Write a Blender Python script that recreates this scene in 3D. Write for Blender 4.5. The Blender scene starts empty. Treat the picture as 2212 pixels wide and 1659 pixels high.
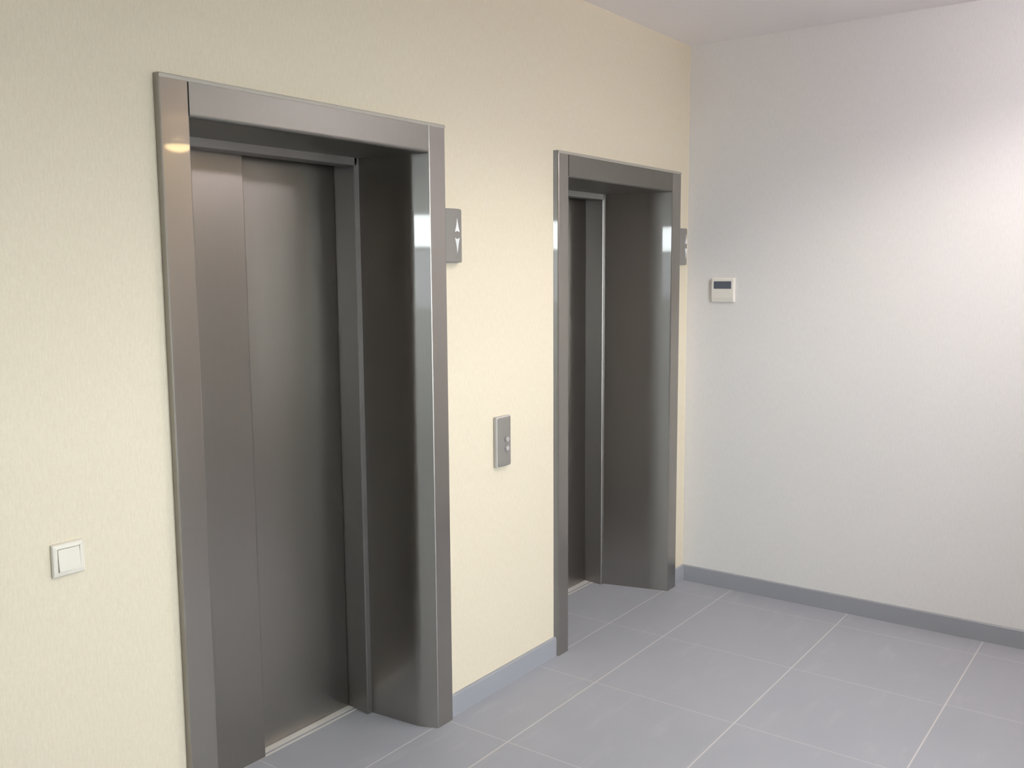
import bpy, bmesh, math, random
from mathutils import Vector, Matrix
S = bpy.context.scene
COL = S.collection
R = math.radians
random.seed(4)

# ---------------------------------------------------------------- camera
F_PX = 2028.07
YAW, PITCH, ROLL = R(36.31), R(-6.7818), R(-0.3542)
fw = Vector((math.cos(YAW)*math.cos(PITCH), math.sin(YAW)*math.cos(PITCH), math.sin(PITCH)))
rt = Vector((math.sin(YAW), -math.cos(YAW), 0))
up = rt.cross(fw)
rt2 = rt*math.cos(ROLL) + up*math.sin(ROLL)
up2 = -rt*math.sin(ROLL) + up*math.cos(ROLL)
cd = bpy.data.cameras.new('camera'); cam = bpy.data.objects.new('camera', cd); COL.objects.link(cam)
M = Matrix((rt2, up2, -fw)).transposed().to_4x4(); M.translation = Vector((-4.544, -2.193, 1.667))
cam.matrix_world = M
cd.sensor_width = 36; cd.sensor_fit = 'HORIZONTAL'; cd.lens = F_PX/2212*36; cd.clip_start = .02; cd.clip_end = 200
S.camera = cam

# ---------------------------------------------------------------- colour management
S.view_settings.view_transform = 'Standard'; S.view_settings.look = 'None'
S.view_settings.gamma = 1; S.view_settings.use_curve_mapping = False
S.view_settings.exposure = .09
cy = S.cycles
cy.max_bounces = 12; cy.diffuse_bounces = 8; cy.glossy_bounces = 8; cy.transparent_max_bounces = 12
cy.sample_clamp_indirect = 6

# ---------------------------------------------------------------- sky
w = bpy.data.worlds.new('overcast_sky'); S.world = w; w.use_nodes = True
nt = w.node_tree; bg = nt.nodes['Background']
bg.inputs[0].default_value = (.93, .97, 1, 1); bg.inputs[1].default_value = 23.0

# room: elevator wall y = 0, far wall x = 0, camera between; z up
H = 2.806
XW, YB = -9.0, -4.2          # the far window wall behind the camera, and the wall opposite the elevators

def area(name, loc, rot, sx, sy, power, col, portal=False):
    d = bpy.data.lights.new(name, 'AREA'); d.shape = 'RECTANGLE'; d.size = sx; d.size_y = sy
    d.energy = power; d.color = col
    if portal: d.cycles.is_portal = True
    o = bpy.data.objects.new(name, d); COL.objects.link(o); o.location = loc; o.rotation_euler = rot
    return o
WX0, WX1 = -3.5, -1.9                               # window in the wall opposite the elevators
WZ0, WZ1 = .85, 2.2
area('daylight_portal', ((WX0+WX1)/2, YB-.01, 1.6), (R(-90), 0, 0), WX1-WX0, 1.5, 1, (1, 1, 1), True)
area('daylight_portal', (XW-.01, -.65, 1.8), (0, R(90), 0), 1.1, .7, 1, (1, 1, 1), True)

# ---------------------------------------------------------------- materials
def mat(name):
    m = bpy.data.materials.new(name); m.use_nodes = True
    return m, m.node_tree, m.node_tree.nodes['Principled BSDF']
def N(nt, t, **k):
    n = nt.nodes.new(t)
    for a, b in k.items(): setattr(n, a, b)
    return n
def mth(nt, op, a, b=None, c=None, clamp=False):
    n = N(nt, 'ShaderNodeMath', operation=op, use_clamp=clamp)
    for i, v in enumerate((a, b, c)):
        if v is None: continue
        if isinstance(v, (int, float)): n.inputs[i].default_value = v
        else: nt.links.new(v, n.inputs[i])
    return n.outputs[0]
def mix(nt, f, a, b):
    n = N(nt, 'ShaderNodeMix', data_type='RGBA')
    for i, v in ((0, f), (6, a), (7, b)):
        if isinstance(v, (int, float)): n.inputs[i].default_value = v
        elif isinstance(v, tuple): n.inputs[i].default_value = (*v, 1)
        else: nt.links.new(v, n.inputs[i])
    return n.outputs[2]
def noise(nt, scale, vec_scale=(1, 1, 1), detail=3, rough=.55):
    tc = N(nt, 'ShaderNodeTexCoord'); mp = N(nt, 'ShaderNodeMapping'); mp.inputs['Scale'].default_value = vec_scale
    nt.links.new(tc.outputs['Object'], mp.inputs[0])
    n = N(nt, 'ShaderNodeTexNoise'); n.inputs['Scale'].default_value = scale
    n.inputs['Detail'].default_value = detail; n.inputs['Roughness'].default_value = rough
    nt.links.new(mp.outputs[0], n.inputs['Vector'])
    return n.outputs['Fac']
def simple(name, col, rough=.5, metal=0, spec=.5):
    m, nt, p = mat(name)
    p.inputs['Base Color'].default_value = (*col, 1); p.inputs['Roughness'].default_value = rough
    p.inputs['Metallic'].default_value = metal; p.inputs['Specular IOR Level'].default_value = spec
    return m
def wallpaper(name, c1, c2):
    m, nt, p = mat(name)
    a = noise(nt, 60, (3.2, 3.2, .55), 4, .65)
    b = noise(nt, 240, (1, 1, .5), 2)
    f = mth(nt, 'ADD', mth(nt, 'MULTIPLY', a, .65), mth(nt, 'MULTIPLY', b, .35))
    r = N(nt, 'ShaderNodeMapRange'); r.inputs[1].default_value = .36; r.inputs[2].default_value = .64
    nt.links.new(f, r.inputs[0])
    nt.links.new(mix(nt, r.outputs[0], c1, c2), p.inputs['Base Color'])
    p.inputs['Roughness'].default_value = .72; p.inputs['Specular IOR Level'].default_value = .3
    bp = N(nt, 'ShaderNodeBump'); bp.inputs['Strength'].default_value = .12; bp.inputs['Distance'].default_value = .001
    nt.links.new(f, bp.inputs['Height']); nt.links.new(bp.outputs[0], p.inputs['Normal'])
    return m
M_cream = wallpaper('cream_wallpaper', (.765, .69, .54), (.83, .76, .615))
M_grey = wallpaper('pale_grey_wallpaper', (.83, .82, .81), (.885, .875, .865))
M_white = simple('white_paint', (.93, .90, .91), .7, 0, .3)

def steel(name, base, rough, aniso=.0, rot=0.0, coat=0):
    m, nt, p = mat(name)
    g = noise(nt, 120, (2, 2, .04), 2)
    cl = noise(nt, 1.6, (1, 1, .6), 1, .4)
    f = mth(nt, 'ADD', mth(nt, 'MULTIPLY', g, .5), mth(nt, 'MULTIPLY', cl, .5))
    lo = tuple(c*.95 for c in base); hi = tuple(min(1, c*1.05) for c in base)
    nt.links.new(mix(nt, f, lo, hi), p.inputs['Base Color'])
    p.inputs['Metallic'].default_value = 1
    p.inputs['Coat Weight'].default_value = coat; p.inputs['Coat Roughness'].default_value = .035
    p.inputs['Roughness'].default_value = rough
    p.inputs['Anisotropic'].default_value = aniso
    p.inputs['Anisotropic Rotation'].default_value = rot
    if aniso:
        t = N(nt, 'ShaderNodeCombineXYZ'); t.inputs[0].default_value = .03; t.inputs[1].default_value = .01; t.inputs[2].default_value = 1; nt.links.new(t.outputs[0], p.inputs['Tangent'])
    return m
M_steel = steel('brushed_steel', (.375, .36, .335), .32, aniso=.65, rot=0.0, coat=1)
M_door = steel('door_brushed_steel', (.35, .335, .31), .30)
M_header = steel('header_brushed_steel', (.27, .265, .245), .42)
M_inner = steel('dark_brushed_steel', (.31, .295, .29), .42)
M_alu = simple('sill_aluminium', (.80, .78, .74), .4, .2)
M_dark = simple('dark_gap', (.03, .03, .035), .6)
M_panel = simple('button_plate_steel', (.27, .255, .24), .6, .15)
M_pside = simple('plate_edge', (.60, .59, .58), .45, 0)  # paler than the face, standing in for window light on the sides
M_arrow = simple('arrow_lens', (.86, .88, .92), .35)
M_btn = simple('button_chrome', (.70, .70, .72), .18, 1)
M_edge = simple('pale_edge', (.47, .45, .40), .5, .2)
M_cap = simple('button_cap_metal', (.62, .62, .63), .35, .5)
M_switch = simple('ivory_plastic', (.82, .79, .70), .35)
M_thermo = simple('cream_plastic', (.95, .92, .85), .4)
M_lcd = simple('display_glass', (.13, .145, .18), .2)
M_base = simple('grey_skirting', (.345, .36, .395), .45)
M_frame = simple('white_window_frame', (.8, .8, .8), .4)

def glass():
    m, nt, p = mat('window_glass'); nt.nodes.remove(p)
    t = N(nt, 'ShaderNodeBsdfTransparent'); t.inputs[0].default_value = (.95, .97, .96, 1)
    g = N(nt, 'ShaderNodeBsdfGlossy'); g.inputs['Roughness'].default_value = .01
    fr = N(nt, 'ShaderNodeFresnel'); fr.inputs[0].default_value = 1.5
    mx = N(nt, 'ShaderNodeMixShader'); nt.links.new(fr.outputs[0], mx.inputs[0])
    nt.links.new(t.outputs[0], mx.inputs[1]); nt.links.new(g.outputs[0], mx.inputs[2])
    nt.links.new(mx.outputs[0], nt.nodes['Material Output'].inputs[0])
    return m
M_glass = glass()

def tiles():
    m, nt, p = mat('grey_floor_tile')
    geo = N(nt, 'ShaderNodeNewGeometry'); sp = N(nt, 'ShaderNodeSeparateXYZ'); nt.links.new(geo.outputs['Position'], sp.inputs[0])
    x, y = sp.outputs[0], sp.outputs[1]
    T = .601
    # joints running along x: y = -.289 - k T, and the cut row's joint at y = -.003
    def lines(v, off, T, half):
        a = mth(nt, 'PINGPONG', mth(nt, 'SUBTRACT', v, off), T/2)          # 0 on the joint
        # pingpong(v, T/2) is zero at multiples of T
        return mth(nt, 'LESS_THAN', a, half)
    infront = mth(nt, 'LESS_THAN', y, -.15)
    ly = mth(nt, 'MULTIPLY', lines(y, -.289, T, .0026), infront)
    lA = mth(nt, 'LESS_THAN', mth(nt, 'ABSOLUTE', mth(nt, 'ADD', y, .004)), .0026)
    near = mth(nt, 'LESS_THAN', y, -1.493)
    xo = mth(nt, 'SUBTRACT', x, mth(nt, 'MULTIPLY', near, .018))
    lx = lines(xo, -.791, T, .0018)
    g = mth(nt, 'MAXIMUM', mth(nt, 'MAXIMUM', ly, lA), mth(nt, 'MULTIPLY', lx, .7))
    n1 = noise(nt, 3.0, (1, 1, 1), 5, .6); n2 = noise(nt, 350, (1, 1, 1), 2)
    base = mix(nt, n1, (.365, .38, .425), (.445, .46, .51))
    base = mix(nt, mth(nt, 'MULTIPLY', n2, .25), base, (.30, .31, .34))
    # dusty smears, mostly on the tiles by the second elevator
    mp = N(nt, 'ShaderNodeMapping'); mp.inputs['Rotation'].default_value = (0, 0, .9); mp.inputs['Scale'].default_value = (2.2, 9, 1)
    nt.links.new(geo.outputs['Position'], mp.inputs[0])
    nn = N(nt, 'ShaderNodeTexNoise'); nn.inputs['Scale'].default_value = 1.6; nn.inputs['Detail'].default_value = 5
    nt.links.new(mp.outputs[0], nn.inputs['Vector'])
    d = mth(nt, 'MULTIPLY', mth(nt, 'SUBTRACT', nn.outputs['Fac'],   .57, clamp=True), 1.2, clamp=True)
    base = mix(nt, d, base, (.56, .56, .56))
    col = mix(nt, mth(nt, 'MULTIPLY', g, .8), base, (.68, .66, .63))
    nt.links.new(col, p.inputs['Base Color'])
    nt.links.new(mth(nt, 'ADD', mth(nt, 'MULTIPLY', n1, .2), .38), p.inputs['Roughness'])
    p.inputs['Specular IOR Level'].default_value = .45
    bp = N(nt, 'ShaderNodeBump'); bp.inputs['Strength'].default_value = .3; bp.inputs['Distance'].default_value = .001
    nt.links.new(mth(nt, 'SUBTRACT', mth(nt, 'MULTIPLY', n2, .15), g), bp.inputs['Height']); nt.links.new(bp.outputs[0], p.inputs['Normal'])
    return m
M_tile = tiles()

# ---------------------------------------------------------------- mesh helpers
def box(bm, x0, x1, y0, y1, z0, z1, mi=0):
    v = [bm.verts.new(c) for c in ((x0,y0,z0),(x1,y0,z0),(x1,y1,z0),(x0,y1,z0),(x0,y0,z1),(x1,y0,z1),(x1,y1,z1),(x0,y1,z1))]
    for f in ((0,3,2,1),(4,5,6,7),(0,1,5,4),(1,2,6,5),(2,3,7,6),(3,0,4,7)):
        bm.faces.new([v[i] for i in f]).material_index = mi
def extrude_poly(bm, pts, axis, a, b):
    """closed polygon pts (2D) extruded from a to b along axis ('x': pts=(y,z); 'z': pts=(x,y); 'y': pts=(x,z))"""
    def P(p, t): return {'x': (t, p[0], p[1]), 'z': (p[0], p[1], t), 'y': (p[0], t, p[1])}[axis]
    A = [bm.verts.new(P(p, a)) for p in pts]; B = [bm.verts.new(P(p, b)) for p in pts]
    n = len(pts)
    bm.faces.new(A); bm.faces.new(B[::-1])
    for i in range(n): bm.faces.new((A[i], B[i], B[(i+1) % n], A[(i+1) % n]))
def obj(name, bm, m, parent=None, loc=None, bevel=0, smooth=False, seg=2):
    bmesh.ops.recalc_face_normals(bm, faces=bm.faces)
    me = bpy.data.meshes.new(name); bm.to_mesh(me); bm.free()
    for mm in (m if isinstance(m, (list, tuple)) else [m]): me.materials.append(mm)
    o = bpy.data.objects.new(name, me); COL.objects.link(o)
    if smooth:
        for f in me.polygons: f.use_smooth = True
        if smooth is not True: me.set_sharp_from_angle(angle=smooth)
    if parent: o.parent = parent
    if loc: o.location = loc
    if bevel:
        b = o.modifiers.new('bevel', 'BEVEL'); b.width = bevel; b.segments = seg; b.limit_method = 'ANGLE'; b.angle_limit = R(35)
        b.harden_normals = False
    return o
def B(*a):
    bm = bmesh.new(); box(bm, *a); return bm
def struct(name, bm, m, parent=None, **k):
    o = obj(name, bm, m, parent, **k)
    if parent is None: o['kind'] = 'structure'
    return o
def thing(name, loc, label, cat, group=None):
    o = bpy.data.objects.new(name, None); COL.objects.link(o); o.location = loc; o.empty_display_size = .1
    o['label'] = label; o['category'] = cat
    if group: o['group'] = group
    return o

# ---------------------------------------------------------------- elevators' dimensions
D = .022                                            # how far the steel surround stands off the wall
EL = [dict(x0=-3.0956, x1=-1.9759, w0=.088, w1=.0865, zt=2.177, zi=2.074, xb=-2.112, yb=.267, xs=-2.134, yd=.384, ys=.331, seam=-2.568, lb=.05, zd=2.045, kink=1),
      dict(x0=-1.258, x1=-.1307, w0=.078, w1=.094, zt=2.164, zi=2.060, xb=-.314, yb=.314, xs=-.336, yd=.424, ys=.368, seam=-.80, lb=.09, zd=2.030, lean=.0065)]

# ---------------------------------------------------------------- the room
bm = bmesh.new()
g = .004
open_ = [(e['x0']+.02, e['x1']-.02, e['zt']-.02) for e in EL]
xs = [XW-.2] + [v for o in open_ for v in o[:2]] + [.2]
for i in range(0, 6, 2): box(bm, xs[i], xs[i+1], 0, .5, 0, H)
for a, b, z in open_: box(bm, a, b, 0, .5, z, H)
box(bm, XW-.2, .2, .5, .6, 0, H)
struct('wall_left', bm, M_cream)
struct('wall_right', B(0, .2, YB-.2, 0, 0, H), M_grey)
struct('floor', B(XW-.2, .2, YB-.2, .6, -.15, 0), M_tile)
struct('ceiling', B(XW-.2, .2, YB-.2, .6, H, H+.15), M_white)
bm = bmesh.new()
wx0, wx1 = WX0, WX1
box(bm, XW-.2, wx0, YB-.2, YB, 0, H); box(bm, wx1, 0, YB-.2, YB, 0, H)
box(bm, wx0, wx1, YB-.2, YB, 0, WZ0); box(bm, wx0, wx1, YB-.2, YB, WZ1, H)
struct('wall_back', bm, M_grey)
bm = bmesh.new()
vy0, vy1, vz0, vz1 = -1.0, -.3, 1.25, 2.34
box(bm, XW-.2, XW, YB, vy0, 0, H); box(bm, XW-.2, XW, vy1, 0, 0, H)
box(bm, XW-.2, XW, vy0, vy1, 0, vz0); box(bm, XW-.2, XW, vy0, vy1, vz1, H)
struct('wall_front', bm, simple('dimmed_end_wall', (.08, .075, .085), .8))  # unseen end wall coloured near-black so the steel reveals reflect a dim room
# windows
bm = bmesh.new()
for a in (wx0, (wx0+wx1)/2-.025, wx1-.05): box(bm, a, a+.05, YB-.12, YB-.06, WZ0, WZ1)
for z in (WZ0, WZ1-.05): box(bm, wx0, wx1, YB-.12, YB-.06, z, z+.05)
wn = struct('window_1', bm, M_frame)
obj('pane', B(wx0+.02, wx1-.02, YB-.094, YB-.088, WZ0+.02, WZ1-.02), M_glass, wn)
bm = bmesh.new()
for a in (vy0, vy1-.05): box(bm, XW-.12, XW-.06, a, a+.05, vz0, vz1)
for z in (vz0, 1.90, vz1-.05): box(bm, XW-.12, XW-.06, vy0, vy1, z, z+.05)
wn = struct('window_2', bm, M_frame)
obj('pane', B(XW-.094, XW-.088, vy0+.02, vy1-.02, vz0+.02, vz1-.02), M_glass, wn)
# unseen brown door, added to darken reflections in the near elevator's panels
M_wood = simple('added_door_brown', (.27, .20, .145), .5)
dd = struct('added_door', B(-.022, 0, -4.02, -3.0, 0, 2.08), M_wood)
bm = bmesh.new(); box(bm, -.035, 0, -3.0, -2.93, 0, 2.15); box(bm, -.035, 0, -4.09, -4.02, 0, 2.15); box(bm, -.035, 0, -4.02, -3.0, 2.08, 2.15)
obj('added_door_frame', bm, M_wood, dd)
obj('added_door_handle', B(-.075, -.022, -3.14, -3.12, 1.0, 1.02), M_btn, dd)
# outside the side window: unseen parapet added to dim the view below the transom
struct('added_parapet', B(-17.3, -17, -9, 6, -.1, 2.12), simple('render_grey', (.16, .16, .18), .8))
struct('ground', B(-60, 60, -60, YB-.3, -4.2, -4), simple('courtyard_paving', (.29, .285, .28), .9))
struct('ground', B(-17.3, XW-.2, YB-.2, 6, -.15, -.1), simple('roof_gravel', (.2, .2, .2), .9))

# skirting
BT, BH = .012, .085
def skirt_profile(bm, x0, x1):
    extrude_poly(bm, [(0, 0), (-BT, 0), (-BT, BH-.004), (-BT+.004, BH), (0, BH)], 'x', x0, x1)
for a, b in ((XW, EL[0]['x0']), (EL[0]['x1'], EL[1]['x0']), (EL[1]['x1'], -BT)):
    bm = bmesh.new(); skirt_profile(bm, a, b); struct('baseboard_left', bm, M_base)
bm = bmesh.new()
extrude_poly(bm, [(0, 0), (-BT, 0), (-BT, BH-.004), (-BT+.004, BH), (0, BH)], 'y', -2.93, 0)
struct('baseboard_right', bm, M_base)

# ---------------------------------------------------------------- elevators
def elevator(e, label):
    cx = (e['x0']+e['x1'])/2
    t = thing('elevator_doorway', (cx, 0, 0), label, 'elevator', 'elevator doorways in the cream wall')
    L = lambda x: x-cx
    x0, x1, xi0, xi1 = L(e['x0']), L(e['x1']), L(e['x0'])+e['w0'], L(e['x1'])-e['w1']
    xb1, xb0 = L(e['xb']), L(e['x0'])+e['w0']+e['lb']
    yb, zt, zi = e['yb'], e['zt'], e['zi']
    th = .0025
    # folded sheet jambs: return, front face, deep reveal
    c = .004                                        # softly folded edge
    def jamb(s, xo, xi, xbk):
        # s=+1 right jamb: outer edge at +x
        outer = [(xo+s*e.get('lean', 0), 0), (xo, -D+c), (xo-s*c*.3, -D+c*.3), (xo-s*c, -D), (xi+s*c, -D), (xi+s*c*.3, -D+c*.3), (xi, -D+c)]  # lean slants the outer return so that it reflects the side window
        inner = [(xi+s*th, -D+c), (xi+s*(c+.001), -D+th), (xo-s*(c+.001), -D+th), (xo-s*th, -D+c), (xo-s*th, 0)]
        if s > 0 and 'kink' in e:
            # reveal bowed near its front edge on purpose, to catch the window reflection
            px, py, n = xi, -D+c, 28
            for i in range(1, n+1):
                y = -D+c+(.075+D-c)*i/n; m_ = (y+py)/2
                sl = .435 if m_ < .03 else max(.096, .435-(m_-.03)*.339/.035)
                px -= sl*(y-py); py = y
                outer += [(px, y)]; inner = [(px+th, y)]+inner
        outer += [(xbk, yb)]; inner = [(xbk+s*th, yb)]+inner
        bm = bmesh.new(); extrude_poly(bm, outer+inner, 'z', 0, zt)
        for v in bm.verts:
            if v.co.z > 1 and v.co.y < -D+.001: v.co.z -= .002
        return bm
    obj('jamb', jamb(-1, x0, xi0, xb0), M_steel, t)
    obj('jamb', jamb(1, x1, xi1, xb1), M_steel, t, smooth=R(20) if 'kink' in e else False)
    # header: face with a rounded lower lip, level soffit and a thin top return
    r = .011
    prof = [(0, zt), (-D+.002, zt), (-D, zt-.002), (-D, zi+r)]
    prof += [(-D+r-r*math.cos(R(a)), zi+r-r*math.sin(R(a))) for a in (20, 45, 70, 90)]
    prof += [(yb, zi), (yb, zi+th), (-D+r, zi+th), (-D+th, zi+r), (-D+th, zt-.014), (0, zt-.004)]
    bm = bmesh.new(); extrude_poly(bm, prof, 'x', xi0+.0008, xi1-.0008)
    obj('header', bm, M_header, t)
    # pale strip along the top of the surround
    bm = bmesh.new(); extrude_poly(bm, [(-D-.0012, zt-.011), (-D-.0012, zt-.002), (-D+.0015, zt+.0008), (0, zt+.0008), (0, zt+.0002), (-D, zt-.003), (-D, zt-.011)], 'x', x0+.002, x1)
    obj('edge_trim', bm, M_edge, t)
    # the lift's own landing frame, stepping inwards, all round
    yd, ys, zd = e['yd'], e['ys'], e['zd']
    s1 = L(e['xs']); s0 = xb0+.022
    q = .003
    bm = bmesh.new()
    extrude_poly(bm, [(xb1+.03, yb), (s1+q, yb), (s1, yb+q), (s1+.014, yd+.02), (xb1+.03, yd+.02)], 'z', 0, zt)
    o = obj('landing_frame', bm, M_inner, t)
    bm = bmesh.new()
    extrude_poly(bm, [(xb0-.03, yb), (s0-q, yb), (s0, yb+q), (s0-.014, ys-.006), (xb0-.03, ys-.006)], 'z', 0, zt)
    obj('landing_frame', bm, M_inner, t)
    bm = bmesh.new()
    extrude_poly(bm, [(yb, zt), (yb, zd+q), (yb+q, zd), (ys-.008, zd), (ys-.008, zt)], 'x', s0-.014, s1+.012)
    obj('frame_header', bm, M_inner, t)
    # two telescopic panels
    sm = L(e['seam'])
    obj('door_panel', B(s0-.03, sm, ys, ys+.035, .0012, zd+.03), M_door, t, bevel=.002)
    obj('door_panel', B(sm-.03, s1+.012, yd, yd+.03, .0014, zd+.03), M_door, t, bevel=.002)
    # grooved aluminium sill
    bm = bmesh.new()
    y = ys+.001
    zs = .0008
    d_ = yd-ys
    extrude_poly(bm, [(y, -.02), (y, zs), (y+.010, zs), (y+.010, -.012), (y+.022, -.012), (y+.022, zs), (y+.052, zs), (y+.052, -.012), (y+.07, -.012), (y+.07, -.02)], 'x', s0-.01, s1+.01)
    obj('sill', bm, M_alu, t)
    return t
elevator(EL[0], 'near elevator doorway in brushed steel surround, with light switch to its left')
elevator(EL[1], 'far elevator doorway in brushed steel surround, close to the grey wall corner')

# ---------------------------------------------------------------- lift signs and buttons
def curved_plate(W, Hh, d0, d1, n=14, r=.006):
    """a plate with straight sides d0 deep and a bowed front d1 deep, base on the wall (local y=0), rounded top and bottom rim"""
    bm = bmesh.new()
    def ring(z, k):
        pts = [(-W/2*k, 0)]
        for i in range(n+1):
            u = -1+2*i/n
            pts.append((u*W/2*k, -(d0+(d1-d0)*(1-u*u))*(k if k < 1 else 1)))
        pts.append((W/2*k, 0))
        return [bm.verts.new((a, b, z)) for a, b in pts]
    rings = [ring(-Hh/2, .93), ring(-Hh/2+r*.4, .98), ring(-Hh/2+r, 1), ring(Hh/2-r, 1), ring(Hh/2-r*.4, .98), ring(Hh/2, .93)]
    for a, b in zip(rings, rings[1:]):
        for i in range(len(a)):
            j = (i+1) % len(a); bm.faces.new((a[i], a[j], b[j], b[i]))
    bm.faces.new(rings[0][::-1]); bm.faces.new(rings[-1])
    return bm
def arrow_bm(wd, ht, y, t, up):
    s = 1 if up else -1
    pts = [(0, ht/2*s), (wd*.22, -ht*.05*s), (wd/2, -ht/2*s), (0, -ht*.42*s), (-wd/2, -ht/2*s), (-wd*.22, -ht*.05*s)]
    bm = bmesh.new(); extrude_poly(bm, pts, 'y', y, y+t)
    return bm
def indicator(x, z0, z1, W, label):
    t = thing('direction_indicator', (x, 0, (z0+z1)/2), label, 'elevator indicator', 'up and down indicators beside the elevators')
    hh = z1-z0
    obj('base', B(-W/2+.002, W/2-.002, -.007, 0, -hh/2-.002, hh/2+.002), M_pside, t, bevel=.003)
    obj('body', curved_plate(W, hh, .018, .031), M_panel, t)
    obj('up_arrow', arrow_bm(.026, .05, -.0318, .004, True), M_arrow, t, loc=(.004, 0, .038))
    obj('down_arrow', arrow_bm(.026, .055, -.0318, .004, False), M_arrow, t, loc=(.004, 0, -.035))
    return t
indicator(-1.930, 1.703, 1.893, .088, 'slim grey up and down arrow sign between the two elevators')
indicator(-.0875, 1.700, 1.885, .076, 'slim grey up and down arrow sign squeezed between far elevator and corner')

t = thing('call_panel', (-1.639, 0, 1.009), 'silver elevator call button plate on the cream wall between elevators', 'call button')
obj('base', B(-.0465, .0465, -.018, 0, -.1, .1), M_pside, t, bevel=.004)
obj('face_plate', curved_plate(.086, .192, .018, .028), M_panel, t)
for k, z in enumerate((.010, -.026)):
    bm = bmesh.new()
    bmesh.ops.create_cone(bm, cap_ends=True, segments=40, radius1=.0135, radius2=.0135, depth=.006)
    bmesh.ops.rotate(bm, verts=bm.verts, matrix=Matrix.Rotation(R(90), 3, 'X'))
    ring = obj('button', bm, M_btn, t, loc=(.004, -.0295, z), bevel=.0015)
    bm = bmesh.new()
    bmesh.ops.create_cone(bm, cap_ends=True, segments=40, radius1=.010, radius2=.009, depth=.003)
    bmesh.ops.rotate(bm, verts=bm.verts, matrix=Matrix.Rotation(R(90), 3, 'X'))
    obj('button_cap', bm, M_cap, ring, loc=(0, -.0038, 0), bevel=.0006)

# ---------------------------------------------------------------- light switch
t = thing('light_switch', (-3.396, 0, .982), 'square ivory rocker light switch on cream wall left of near elevator', 'light switch')
bm = bmesh.new()
o_, i_ = .041, .0275
prof = [(o_, 0), (o_, -.006), (o_-.003, -.0095), (i_+.002, -.011), (i_, -.010), (i_, -.004)]
rings = []
for r_, y in prof:
    rings.append([bm.verts.new((sx*r_, y, sz*r_)) for sx, sz in ((-1, -1), (1, -1), (1, 1), (-1, 1))])
for a, b in zip(rings, rings[1:]):
    for k in range(4): bm.faces.new((a[k], a[(k+1) % 4], b[(k+1) % 4], b[k]))
bm.faces.new(rings[0]); bm.faces.new(rings[-1])
obj('frame', bm, M_switch, t, bevel=.0012)
bm = bmesh.new(); k = .0268
extrude_poly(bm, [(-.003, -k), (-.0145, -k), (-.0125, 0), (-.0100, k), (-.003, k)], 'x', -k, k)
obj('rocker', bm, M_switch, t, bevel=.0008)

# ---------------------------------------------------------------- thermostat on the grey wall
t = thing('thermostat', (0, -.205, 1.571), 'small square cream thermostat with dark display on the pale grey wall', 'thermostat')
bm = bmesh.new(); hw, hz = .060, .060
extrude_poly(bm, [(0, hz), (-.013, hz), (-.0165, hz-.006), (-.0165, -hz+.020), (-.012, -hz), (0, -hz)], 'y', -hw, hw)
obj('housing', bm, M_thermo, t, bevel=.002)
obj('display', B(-.0178, -.014, -.0475, .0475, .006, .044), M_lcd, t, bevel=.0008)
obj('backplate', B(-.004, 0, -hw-.002, hw+.002, -hz-.002, hz+.002), M_thermo, t)

# ---------------------------------------------------------------- ceiling lamps just outside the frame
def lamp(x, y, rr, power, col, label, drop=0):
    t = thing('pendant_lamp' if drop else 'ceiling_lamp', (x, y, H), label, 'ceiling lamp')
    if drop:
        bm = bmesh.new(); bmesh.ops.create_cone(bm, cap_ends=True, segments=16, radius1=.006, radius2=.006, depth=drop)
        obj('stem', bm, M_frame, t, loc=(0, 0, -drop/2))
    bm = bmesh.new(); bmesh.ops.create_cone(bm, cap_ends=True, segments=48, radius1=rr, radius2=rr, depth=.03)
    obj('rim', bm, M_frame, t, loc=(0, 0, -.015-drop))
    m, nt, p = mat('lamp_diffuser')
    p.inputs['Emission Color'].default_value = (*col, 1); p.inputs['Emission Strength'].default_value = power
    bm = bmesh.new(); bmesh.ops.create_uvsphere(bm, u_segments=40, v_segments=20, radius=rr*.92)
    bmesh.ops.scale(bm, vec=(1, 1, .5), verts=bm.verts)
    obj('diffuser', bm, m, t, loc=(0, 0, -.03-drop), smooth=True)
lamp(-.9, -1.95, .15, 48, (1, .9, .97), 'round white lamp hung just below the ceiling, near the grey wall', drop=.16)
def downlight(x, y, power, label, col=(1, .92, .82), ang=142, blend=.5):
    t = thing('recessed_downlight', (x, y, H), label, 'downlight', 'recessed ceiling downlights')
    bm = bmesh.new(); bmesh.ops.create_cone(bm, cap_ends=True, segments=40, radius1=.062, radius2=.062, depth=.006)
    obj('rim', bm, M_frame, t, loc=(0, 0, -.003))
    m, nt, p = mat('downlight_lens')
    p.inputs['Emission Color'].default_value = (*col, 1); p.inputs['Emission Strength'].default_value = 25
    bm = bmesh.new(); bmesh.ops.create_cone(bm, cap_ends=True, segments=40, radius1=.05, radius2=.045, depth=.004)
    obj('lens', bm, m, t, loc=(0, 0, -.008))
    d = bpy.data.lights.new('downlight_beam', 'SPOT'); d.energy = power; d.color = col
    d.spot_size = R(ang); d.spot_blend = blend; d.shadow_soft_size = .05
    o = bpy.data.objects.new('downlight_beam', d); COL.objects.link(o); o.location = (x, y, H-.03)
downlight(-1.75, -1.35, 36, 'small round recessed downlight in front of the call button plate')
downlight(-1.05, -1.75, 34, 'small round recessed downlight near the grey wall')
downlight(-3.9, -1.5, 17, 'small round recessed downlight in front of the light switch')
lamp(-.3, -4.0, .10, 22, (1, .70, .32), 'small warm pendant lamp by the window wall', drop=.17)
